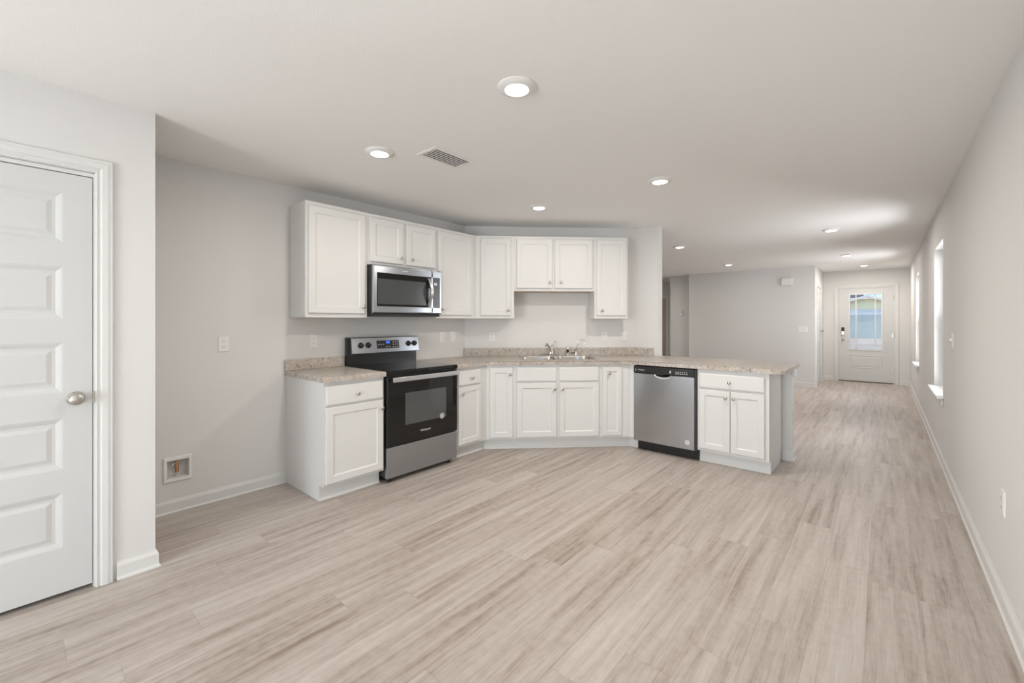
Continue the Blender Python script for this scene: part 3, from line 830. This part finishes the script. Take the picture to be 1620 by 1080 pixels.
bm = bmesh.new(); add_tube(bm, [(0, 0, .028), (-.03, -.006, .030), (-.055, -.010, .028)], [.005, .0045, .006], 8); obj('lever', bm, M['black'], t, smooth=True)

# ------------------------------------------------------------------ electric range
RX = -3.030
t = empty('electric_range', (RX, 1.9625, 0), PI/2, 'stainless electric range with black glass oven door and cooktop', 'range')
RW = .760
box('body', .003, RW-.003, .034, .672, .048, .880, M['blackmat'], t, .002)
bm = bmesh.new(); add_box(bm, -.001, RW+.001, -.004, .640, .8805, .9155, .006, 3); obj('cooktop', bm, M['blackglass'], t)
ck = t.children[-1]
for (x, y, r) in ((.20, .17, .105), (.56, .17, .085), (.20, .45, .078), (.56, .45, .105)):
    bm = bmesh.new(); n = 40
    add_rings(bm, [[(x+math.cos(2*PI*k/n)*q, y+math.sin(2*PI*k/n)*q, .9158) for k in range(n)] for q in (r-.0015, r)], False, False); obj('burner_ring', bm, M['panelgrey'], ck)
box('front_lip', .004, RW-.004, .006, .0335, .868, .8802, M['black'], t)
# storage drawer
bm = bmesh.new(); add_box(bm, .004, RW-.004, .0, .033, .042, .292, .004, 3); obj('storage_drawer', bm, M['steel'], t)
# oven door
bm = bmesh.new()
wx0, wx1, wz0, wz1 = .176, .622, .452, .722
rings = [rect_ring(.004, RW-.004, .300, .864, .033), rect_ring(.004, RW-.004, .300, .864, -.002), rect_ring(.008, RW-.008, .304, .860, -.006)]
add_rings(bm, rings + [rect_ring(wx0, wx1, wz0, wz1, -.006), rect_ring(wx0+.001, wx1-.001, wz0+.001, wz1-.001, -.0055)], True, False)
od = obj('oven_door', bm, M['blackglass'], t)
box('window_glass', wx0, wx1, -.0055, .001, wz0, wz1, M['ovenwin'], od)
bm = bmesh.new(); add_box(bm, .030, RW-.020, -.056, -.044, .826, .864, .003); hd = obj('handle', bm, M['steel_bright'], od)
for x in (.040, RW-.030):
    box('handle_bracket', x-.012, x+.012, -.044, -.0065, .834, .856, M['black'], hd, .002)
bm = bmesh.new(); add_lathe(bm, [(0, -.0062), (.026, -.0062), (.026, -.0070), (0, -.0070)], (.572, 0, .466), 'y', 28); st = obj('sticker', bm, M['sticker'], od)
bm = bmesh.new()
for q in (.012, .019):
    n = 28; add_rings(bm, [[(.572+math.cos(2*PI*k/n)*(q+e), -.0073, .466+math.sin(2*PI*k/n)*(q+e)) for k in range(n)] for e in (0, .0015)], False, False)
obj('sticker_print', bm, M['panelgrey'], st)
text_obj('logo', 'Whirlpool', .026, M['print'], od, (.385, -.0068, .378), (PI/2, 0, 0))
# backguard
bm = bmesh.new(); add_rings(bm, [[(x, .628, .9160), (x, .672, .9160), (x, .672, 1.172), (x, .640, 1.172), (x, .628, 1.02)] for x in (.002, RW-.002)]); obj('backguard', bm, M['black'], t)
bgd = t.children[-1]
bm = bmesh.new(); add_rings(bm, [[(x, .6275, 1.018), (x, .578, 1.022), (x, .575, 1.028), (x, .600, 1.166), (x, .606, 1.172), (x, .6395, 1.1725)] for x in (.022, RW-.006)]); cp = obj('control_panel', bm, M['steel'], t)
ang = math.atan2(.025, .138)
def on_panel(x, z, out=0): # point on the tilted face
    y = .575 + (z-1.028)*(.025/.138); return Vector((x, y-out*math.cos(ang), z+out*math.sin(ang)))
bm = bmesh.new()
a_, b_, zz0, zz1 = .275, .520, 1.062, 1.138
pts0 = [on_panel(a_, zz0, .0015), on_panel(b_, zz0, .0015), on_panel(b_, zz1, .0015), on_panel(a_, zz1, .0015)]
pts1 = [on_panel(a_, zz0, -.001), on_panel(b_, zz0, -.001), on_panel(b_, zz1, -.001), on_panel(a_, zz1, -.001)]
add_rings(bm, [pts1, pts0]); dsp = obj('display', bm, M['black'], cp)
def quad_on(nm, x0, x1, z0, z1, m_, par, out=.0018):
    bm = bmesh.new(); add_rings(bm, [[on_panel(x0, z0, out-.0004), on_panel(x1, z0, out-.0004), on_panel(x1, z1, out-.0004), on_panel(x0, z1, out-.0004)], [on_panel(x0, z0, out), on_panel(x1, z0, out), on_panel(x1, z1, out), on_panel(x0, z1, out)]])
    return obj(nm, bm, m_, par)
quad_on('clock_digits', .378, .416, 1.108, 1.130, M['blue_display'], dsp)
for k in range(3):
    for j in range(3): quad_on('button_print', .448+k*.024, .460+k*.024, 1.073+j*.022, 1.079+j*.022, M['print'], dsp)
for k in range(3): quad_on('button_print', .288+k*.026, .302+k*.026, 1.098, 1.104, M['print'], dsp)
for k in range(2): quad_on('button_print', .375+k*.030, .390+k*.030, 1.075, 1.081, M['print'], dsp)
for x in (.112, .187, .632, .702):
    p = on_panel(x, 1.100)
    bm = bmesh.new(); add_lathe(bm, [(0, .001), (.027, .0), (.027, -.004), (.021, -.006), (.020, -.022), (.017, -.025), (0, -.026)], (0, 0, 0), 'y', 24)
    add_box(bm, -.0045, .0045, -.032, -.020, -.019, .019, .002)
    kb = obj('knob', bm, M['black'], cp, loc=p, smooth=True); kb.rotation_euler = (-ang, 0, 0)
    bm = bmesh.new(); add_box(bm, -.0012, .0012, -.0335, -.0318, .004, .018); obj('knob_mark', bm, M['print'], kb)
for (x, y) in ((.06, .06), (RW-.06, .06), (.06, .60), (RW-.06, .60)):
    bm = bmesh.new(); add_lathe(bm, [(.017, 0.0), (.019, .004), (.012, .012), (.010, .047)], (x, y, 0)); obj('foot', bm, M['blackmat'], t)

# ------------------------------------------------------------------ over-the-range microwave
t = empty('microwave_oven', (-3.332, 2.0235, 0), PI/2, 'stainless over-the-range microwave with black window', 'microwave')
MW, mz0, mz1 = .759, 1.392, 1.820
bm = bmesh.new(); add_box(bm, .002, MW-.002, .026, .378, 1.378, mz1-.001, .002); obj('body', bm, M['blackmat'], t)
def mw_frame(bm, x0, x1, hole, y0, y1):
    a, b, c, d = hole
    rings = [rect_ring(x0, x1, mz0, mz1, y1), rect_ring(x0, x1, mz0, mz1, y0+.012), rect_ring(x0+.004, x1-.002, mz0+.006, mz1-.006, y0+.003), rect_ring(x0+.012, x1-.004, mz0+.014, mz1-.014, y0), rect_ring(a-.004, b+.004, c-.004, d+.004, y0), rect_ring(a, b, c, d, y0+.004)]
    add_rings(bm, rings, True, False)
bm = bmesh.new(); mw_frame(bm, 0, .640, (.042, .6355, 1.456, 1.746), 0, .025); dr = obj('door', bm, M['steel'], t)
box('glass', .042, .6355, .0035, .010, 1.456, 1.746, M['blackglass'], dr)
bm = bmesh.new(); add_box(bm, .050, .575, .0025, .0034, 1.474, 1.696); obj('window_mesh', bm, M['mwwin'], dr)
bm = bmesh.new()
hp = [(.598, .002, 1.478)] + [(.598, .002-.052*math.sin(PI*k/14), 1.478+.258*k/14) for k in range(1, 14)] + [(.598, .002, 1.736)]
rings = []
for (x, y, z), k in zip(hp, range(15)):
    a = PI*k/14; ny, nz = -math.sin(a), -math.cos(a)*.35
    rings.append([(x-.011, y-.008, z), (x+.019, y-.008, z), (x+.019, y+.004, z), (x-.011, y+.004, z)])
add_rings(bm, rings); obj('handle', bm, M['steel_bright'], dr, smooth=False)
bm = bmesh.new(); mw_frame(bm, .641, MW, (.645, .742, 1.456, 1.746), 0, .025); cp2 = obj('control_surround', bm, M['steel'], t)
pn = box('control_panel', .645, .742, .0035, .010, 1.456, 1.746, M['panelgrey'], cp2)
box('display', .668, .706, .002, .0034, 1.672, 1.700, M['print'], pn)
for j in range(5):
    for k in range(3): box('button_print', .662+k*.024, .672+k*.024, .0027, .0034, 1.49+j*.030, 1.496+j*.030, M['mwwin'] if (j+k) % 2 else M['blackmat'], pn)
box('logo_plate', .30, .36, -.0008, .0, 1.777, 1.783, M['print'], dr)
bm = bmesh.new(); add_box(bm, .012, MW-.012, .012, .35, 1.366, 1.3775, .003); obj('vent_grille', bm, M['blackmat'], t)

# ------------------------------------------------------------------ dishwasher
t = empty('dishwasher', (-1.944, 4.172, 0), 0, 'stainless dishwasher with black control strip in the peninsula', 'dishwasher')
DWW = .606
box('body', .004, DWW+.014, .032, .56, .105, .866, M['blackmat'], t, .002)
bm = bmesh.new()
# steel door with a pocket handle scooped from the top edge
z0, z1 = .104, .792
add_box(bm, 0, DWW-.002, 0, .030, z0, z1, .004, 3)
dr = obj('door', bm, M['steel_v'], t)
bm = bmesh.new()
n = 24; rr = []
for s in (.0, 1.0):
    rr.append([(.305+(.088-.012*s)*math.cos(PI+PI*k/n), -.02+.035*s, z1+.002+(.040-.010*s)*math.sin(PI+PI*k/n)) for k in range(n+1)])
add_rings(bm, rr)
cut = obj('cutter', bm, M['steel'], loc=(-1.944, 4.172, 0))
boolean_cut(dr, cut)
bm = bmesh.new()
def arc(rx, rz, y): return [(.305+rx*math.cos(PI+PI*k/n), y, z1+.001+rz*math.sin(PI+PI*k/n)) for k in range(n+1)]
A0, A1, A2, A3 = arc(.089, .041, -.0005), arc(.086, .039, -.0045), arc(.076, .026, -.0035), arc(.072, .020, .010)
RR = [[bm.verts.new(p) for p in q] for q in (A0, A1, A2, A3)]
for p, q in zip(RR[:-1], RR[1:]):
    for k in range(n): bm.faces.new((p[k], p[k+1], q[k+1], q[k]))
obj('pocket_handle', bm, M['steel_bright'], dr, smooth=True)
box('pocket_back', .215, .395, .0155, .028, .745, .79, M['steel_bright'], dr)
bm = bmesh.new(); add_box(bm, 0, DWW-.002, -.002, .030, .794, .864, .006, 3); cs = obj('control_strip', bm, M['black'], t)
text_obj('logo', 'Whirlpool', .016, M['print'], cs, (.082, -.0026, .828), (PI/2, 0, 0))
box('logo_bar', .022, .026, -.0027, -.0021, .812, .842, M['print'], cs)
box('button_print', .372, .384, -.0026, -.0021, .815, .838, M['print'], cs)
for k in range(6):
    box('button_print', .430+k*.020, .441+k*.020, -.0026, -.0021, .812, .820, M['print'], cs); box('button_print', .431+k*.020, .439+k*.020, -.0026, -.0021, .828, .836, M['print'], cs)
bm = bmesh.new(); add_lathe(bm, [(0, -.0002), (.024, -.0002), (.024, -.0009), (0, -.0009)], (.540, 0, .172), 'y', 26); obj('sticker', bm, M['sticker'], dr)
box('toe_panel', .012, DWW+.016, .080, .095, .002, .103, M['black'], t)
box('side_gap_strip', DWW-.001, DWW+.016, .006, .031, .104, .866, M['blackmat'], t)  # black strip stands in for the shaded gap beside the door

# ------------------------------------------------------------------ outlets and switches (local: x along wall, -y out)
def cover(loc, rot, label, kind='duplex', cat='outlet', name='wall_outlet', w=.072, h=.116):
    t = empty(name, loc, rot, label, cat, 'wall outlets' if cat == 'outlet' else None)
    bm = bmesh.new(); add_rings(bm, [rect_ring(-w/2, w/2, -h/2, h/2, -.0003), rect_ring(-w/2, w/2, -h/2, h/2, -.003), rect_ring(-w/2+.005, w/2-.005, -h/2+.005, h/2-.005, -.0065)]); obj('cover_plate', bm, M['plate'], t)
    if kind == 'duplex':
        for z in (-.021, .021):
            bm = bmesh.new(); add_rings(bm, [[(x, -.0066, zz+z) for x, zz, _ in rrect(-.017, .017, -.0145, .0145, 0, .009, 4)], [(x, -.0082, zz+z) for x, zz, _ in rrect(-.017, .017, -.0145, .0145, 0, .009, 4)]])
            r = obj('receptacle', bm, M['plate'], t)
            bm = bmesh.new()
            add_box(bm, -.0085, -.006, -.0088, -.0080, z-.002, z+.007); add_box(bm, .006, .0085, -.0088, -.0080, z-.002, z+.006); add_box(bm, -.002, .002, -.0088, -.0080, z-.010, z-.006)
            obj('slots', bm, M['slot'], r)
    elif kind == 'gfci':
        r = box('receptacle', -.0165, .0165, -.0095, -.0064, -.034, .034, M['plate'], t, .001)
        bm = bmesh.new()
        for z in (-.022, .022):
            add_box(bm, -.0085, -.006, -.0100, -.0094, z-.002, z+.007); add_box(bm, .006, .0085, -.0100, -.0094, z-.002, z+.006)
        obj('slots', bm, M['slot'], r)
        box('test_buttons', -.008, .008, -.0105, -.0094, -.006, .006, M['plate'], r)
    elif kind == 'decora':
        box('rocker', -.0165, .0165, -.0100, -.0064, -.033, .033, M['plate'], t, .0015)
    elif kind == 'toggle':
        bm = bmesh.new(); add_rings(bm, [rect_ring(-.005, .005, -.012, .012, -.006), rect_ring(-.004, .004, .000, .012, -.022)]); obj('toggle', bm, M['plate'], t)
    elif kind == 'triple':
        for x in (-.046, 0, .046):
            box('rocker', x-.0165, x+.0165, -.0100, -.0064, -.033, .033, M['plate'], t, .0015)
    return t
cover((XS, 1.018, 1.152), PI/2, 'white duplex outlet in the refrigerator alcove wall')
cover((XS, 1.687, 1.150), PI/2, 'white outlet above the worktop left of the range', 'gfci')
cover((XS, 3.115, 1.148), PI/2, 'white outlet right of the range, the one nearer the range', 'gfci')
cover((XS, 3.272, 1.148), PI/2, 'white switch plate right of the range, nearer the inner corner', 'decora', 'switch', 'wall_switch')
for s, lab, k, c, nm in ((.322, 'white outlet on the angled wall below the left narrow cabinet', 'gfci', 'outlet', 'wall_outlet'), (1.668, 'white outlet on the angled wall right of the gooseneck tap', 'gfci', 'outlet', 'wall_outlet'), (1.912, 'white switch plate on the angled wall near the stub end', 'decora', 'switch', 'wall_switch')):
    p = DP(s, 0, 1.138); cover(p, PI/4, lab, k, c, nm)
cover((XR, 4.845, 1.172), -PI/2, 'white light switch on the long right wall before the nearer window', 'toggle', 'switch', 'wall_switch')
cover((XR, 2.965, .487), -PI/2, 'white outlet low on the long right wall', 'duplex')
cover((-1.245, YL, 1.158), 0, 'wide white three-gang switch plate on the far living-room wall', 'triple', 'switch', 'wall_switch', w=.175, h=.120)
cover((-3.915, 10.80, .462), 0, 'white outlet low on the hall wall just above the worktop line', 'duplex')
t = empty('door_chime', (-1.512, YL, 2.142), 0, 'white door chime box high on the far living-room wall', 'chime')
box('chime_cover', -.095, .095, -.050, -.0005, -.072, .072, M['plate'], t, .008)
box('chime_base', -.100, .100, -.012, -.0004, -.078, .078, M['trim'], t, .003)
t = empty('thermostat', (-3.79, 10.80, 1.53), 0, 'small white thermostat on the hall wall', 'thermostat')
bm = bmesh.new(); add_box(bm, -.05, .05, -.024, -.0005, -.065, .065, .006); obj('housing', bm, M['plate'], t)
box('screen', -.030, .030, -.0255, -.0235, .0, .040, M['sticker'], t, .001)

# ice-maker water outlet box
t = empty('water_outlet_box', (XS, .745, .297), PI/2, 'white recessed water outlet box with brass valve in the alcove wall', 'outlet box')
bm = bmesh.new()
rr = [rect_ring(-.083, .083, -.086, .086, -.0003), rect_ring(-.083, .083, -.086, .086, -.006), rect_ring(-.078, .078, -.081, .081, -.012), rect_ring(-.0625, .0625, -.0625, .0625, -.012), rect_ring(-.0605, .0605, -.0605, .0605, -.008), rect_ring(-.0590, .0590, -.0590, .0590, .058)]
add_rings(bm, rr, False, False); obj('box_frame', bm, M['plate'], t)
box('box_back', -.0595, .0595, .058, .060, -.0595, .0595, M['trim'], t)
bm = bmesh.new(); add_tube(bm, [(.000, +.028, -.030), (.000, +.028, .012)], [.011, .011], 12); add_tube(bm, [(.0, +.028, .012), (.0, +.028, .030)], [.008, .008], 10); vb = obj('valve_body', bm, M['copper'], t, smooth=True)
bm = bmesh.new(); add_tube(bm, [(.0, +.028, .030), (.0, +.028, .050)], [.013, .013], 8); add_tube(bm, [(.0, +.028, .012), (.0, +.028, .020)], [.0135, .0135], 8); obj('brass_nut', bm, M['brass'], vb)
bm = bmesh.new(); add_tube(bm, [(.0, +.022, .036), (-.020, +.006, .040), (-.038, -.004, .028)], [.005, .006, .008], 8); obj('valve_handle', bm, M['chrome'], vb, smooth=True)

# ------------------------------------------------------------------ outside, seen through the front door glass
g = box('ground', -45, 45, -30, 90, -.25, -.12, M['concrete']); struct(g, 'pale concrete driveway and street outside the front door', 'ground')
t = empty('neighbour_house', (-.99, 47, -.12), 0, 'cream house with a blue-grey garage door across the street, seen through the front door', 'house')
bm = bmesh.new(); add_prism(bm, [(-4.2, 0), (4.2, 0), (4.2, 8), (-4.2, 8)], 0, 2.22)
gv = [(-4.2, 2.22), (4.2, 2.22), (0, 3.62)]
add_rings(bm, [[(x, 0, z) for x, z in gv], [(x, 8, z) for x, z in gv]])
obj('wall', bm, M['house'], t)
bm = bmesh.new()
for s in (-1, 1):
    add_rings(bm, [[(0, y, 3.66), (s*4.6, y, 2.13), (s*4.6, y, 2.05), (0, y, 3.56)] for y in (-.45, 8.3)])
obj('roof', bm, M['shingle'], t)
bm = bmesh.new()
for s in (-1, 1):
    add_rings(bm, [[(0, y, 3.67), (s*4.6, y, 2.14), (s*4.6, y, 1.98), (0, y, 3.50)] for y in (-.52, -.452)])
obj('fascia', bm, M['housetrim'], t)
box('pale_board', -3.2, 3.2, -.07, -.001, 2.22, 2.46, M['houseblue'], t)
box('garage_trim', -2.75, 2.75, -.06, -.001, 0.0, 2.20, M['housetrim'], t)
bm = bmesh.new()
for k in range(4):
    add_box(bm, -2.5, 2.5, -.09, -.0605, .01+k*.50, .005+(k+1)*.50, .006, 1)
obj('garage_door', bm, M['garage'], t)
for (x, a) in ((-1.0, .25),):
    bm = bmesh.new(); add_prism(bm, [(-14, 8.4), (-1.4, 8.4), (-1.4, 16), (-14, 16)], 0, 2.5); hb = obj('rear_wing', bm, M['house'], t)
    bm = bmesh.new(); add_rings(bm, [[(-14.5, y, z) for y, z in ((7.9, 2.3), (12.2, 5.4), (16.5, 2.3), (12.2, 5.2))], [(-.6, y, z) for y, z in ((7.9, 2.3), (12.2, 5.4), (16.5, 2.3), (12.2, 5.2))]]); obj('rear_roof', bm, M['shingle'], t)
